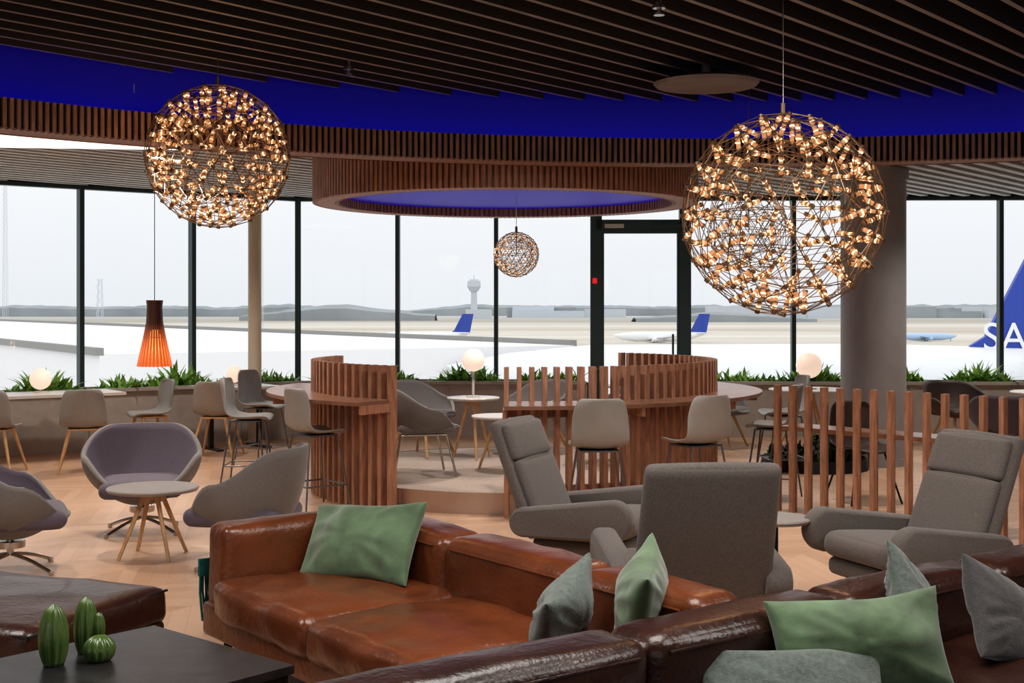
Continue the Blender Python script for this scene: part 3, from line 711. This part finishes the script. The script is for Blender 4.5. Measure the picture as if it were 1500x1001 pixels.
# ------------------------------------------------------------ tables at the window
def long_table(x,y,L_,W_,rz,m='whitetop'):
    e=empty('window_side_table',(x,y,0),rz); mb=MB(); mb.box((0,0,.715),(L_,W_,.03)); mb.obj('top',M[m],e); mb=MB()
    for sx in(-1,1):
        mb.box((sx*(L_/2-.15),0,.35),(.05,.05,.7)); mb.box((sx*(L_/2-.15),0,.01),(.08,W_*.8,.02))
    mb.obj('legs',M['black'],e)
long_table(-5.0,13.9,1.5,.7,.62); long_table(-3.25,15.2,.9,.7,.62); 
dining(-4.3,13.0,-.3,1); dining(-5.15,12.9,.0,1); dining(-4.05,14.5,-.7,-.5); dining(-3.28,14.4,.1,1)
round_table('round_lounge_table',3.35,14.6,.73,.45,'whitetop',nlegs=3); round_table('round_lounge_table',5.9,14.1,.73,.45,'whitetop',nlegs=3)
tub(2.45,15.3,.6,-.4,0,'oak','tubo','tubo'); 
tub(5.2,15.1,.3,-1,0,'oak','darkshell','darkshell'); tub(6.4,15.1,-.4,-1,0,'oak','darkshell','darkshell'); tub(5.0,13.0,.5,1,0,'oak','tubi','darkshell'); tub(6.0,12.7,.1,1,0,'oak','tubi','darkshell')
round_table('round_lounge_table',1.5,15.3,.73,.4,'whitetop',nlegs=3)
# ------------------------------------------------------------ orange slatted pendant
e=empty('slatted_cone_pendant_lamp',(-3.7,13.4,1.72)); mb=MB(); n=28
for i in range(n):
    a=2*PI*i/n; c,s=math.cos(a),math.sin(a); pr=[(.085,0),(.078,-.06),(.085,-.22),(.115,-.38),(.155,-.56),(.18,-.68)]
    for (r0,z0),(r1,z1) in zip(pr,pr[1:]):
        w0=.36*2*PI*r0/n;w1=.40*2*PI*r1/n; t_=Vector((-s,c,0)); A=Vector((r0*c,r0*s,z0));B=Vector((r1*c,r1*s,z1))
        mb.add([A-t_*w0,A+t_*w0,B+t_*w1,B-t_*w1],[(0,1,2,3)])
for r_,z in((.085,0),(.083,-.2),(.115,-.38),(.178,-.67)): tube_ring(mb,(0,0),r_-.003,z,.005,28)
mb.obj('veneer_slats',M['pend'],e)
mb=MB(); mb.lathe([(.03,-.3),(.06,-.36),(.06,-.44),(.03,-.5)],n=20); mb.obj('inner_shade',M['pendin'],e,smooth='full')
mb=MB(); mb.cyl((0,0,-.30),(0,0,-.01),.070,n=24); mb.cyl((0,0,0),(0,0,1.9),.004); mb.obj('neck_and_cord',M['black'],e)

# ------------------------------------------------------------ lights
def area(name,loc,rot,sx,sy,power,col=(1,1,1),portal=False):
    l=bpy.data.lights.new(name,'AREA'); l.shape='RECTANGLE'; l.size=sx; l.size_y=sy; l.energy=power; l.color=col
    if portal: l.cycles.is_portal=True
    o=bpy.data.objects.new(name,l); scene.collection.objects.link(o); o.location=loc; o.rotation_euler=rot; return o
area('portal_front',(3.1,16.8,1.9),(-PI/2,0,0),11.8,2.5,1,portal=True)
area('portal_left',(-5.9,14.6,1.9),(-PI/2,0,math.atan2(4.7,6.2)),7.6,2.5,1,portal=True)
area('portal_back',(0,-4.8,1.7),(PI/2,0,0),17.8,3.3,1,portal=True)
area('ceiling_fill_light',(.5,4.2,3.2),(0,0,0),2.5,1.6,110,(1,.96,.91))  # out-of-view area lights added as fill to brighten the interior
area('ceiling_fill_light',(-3.2,4.6,3.05),(0,0,0),1.5,1.5,80,(1,.96,.91))
area('ceiling_fill_light',(3.6,3.8,3.2),(0,0,0),1.5,1.5,55,(1,.96,.91))
def spot(loc,p,size=2.2,col=(1,.94,.87)):
    l=bpy.data.lights.new('fill_spot','SPOT'); l.energy=p; l.spot_size=size; l.spot_blend=.8; l.color=col; l.shadow_soft_size=.08  # added spot that lifts interior brightness, no fitting modelled
    o=bpy.data.objects.new('fill_spot',l); scene.collection.objects.link(o); o.location=loc
for x,y in((-2.3,8.3),(-3.6,9.6),(1.3,7.6),(3.2,8.6),(-2.4,11.0),(2.6,11.0),(.2,9.3)): spot((x,y,2.7),110)
for x,y in((-.5,11.7),(.6,12.4)): spot((x,y,2.6),90)
for x,y in((-4.8,12.2),(-3.4,13.8),(2,14.8),(5,12.5),(6,14.5)): spot((x,y,3.05),120)
for x,y,z,p in((-1.85,8.14,2.6,6),(1.34,6.4,2.11,7)):
    l=bpy.data.lights.new('pendant_glow','POINT'); l.energy=p; l.color=(1,.6,.3); l.shadow_soft_size=.2
    o=bpy.data.objects.new('pendant_glow',l); scene.collection.objects.link(o); o.location=(x,y,z)
l=bpy.data.lights.new('cone_lamp_bulb','POINT'); l.energy=8; l.color=(1,.6,.3); l.shadow_soft_size=.05
o=bpy.data.objects.new('cone_lamp_bulb',l); scene.collection.objects.link(o); o.location=(-3.7,13.4,1.15)
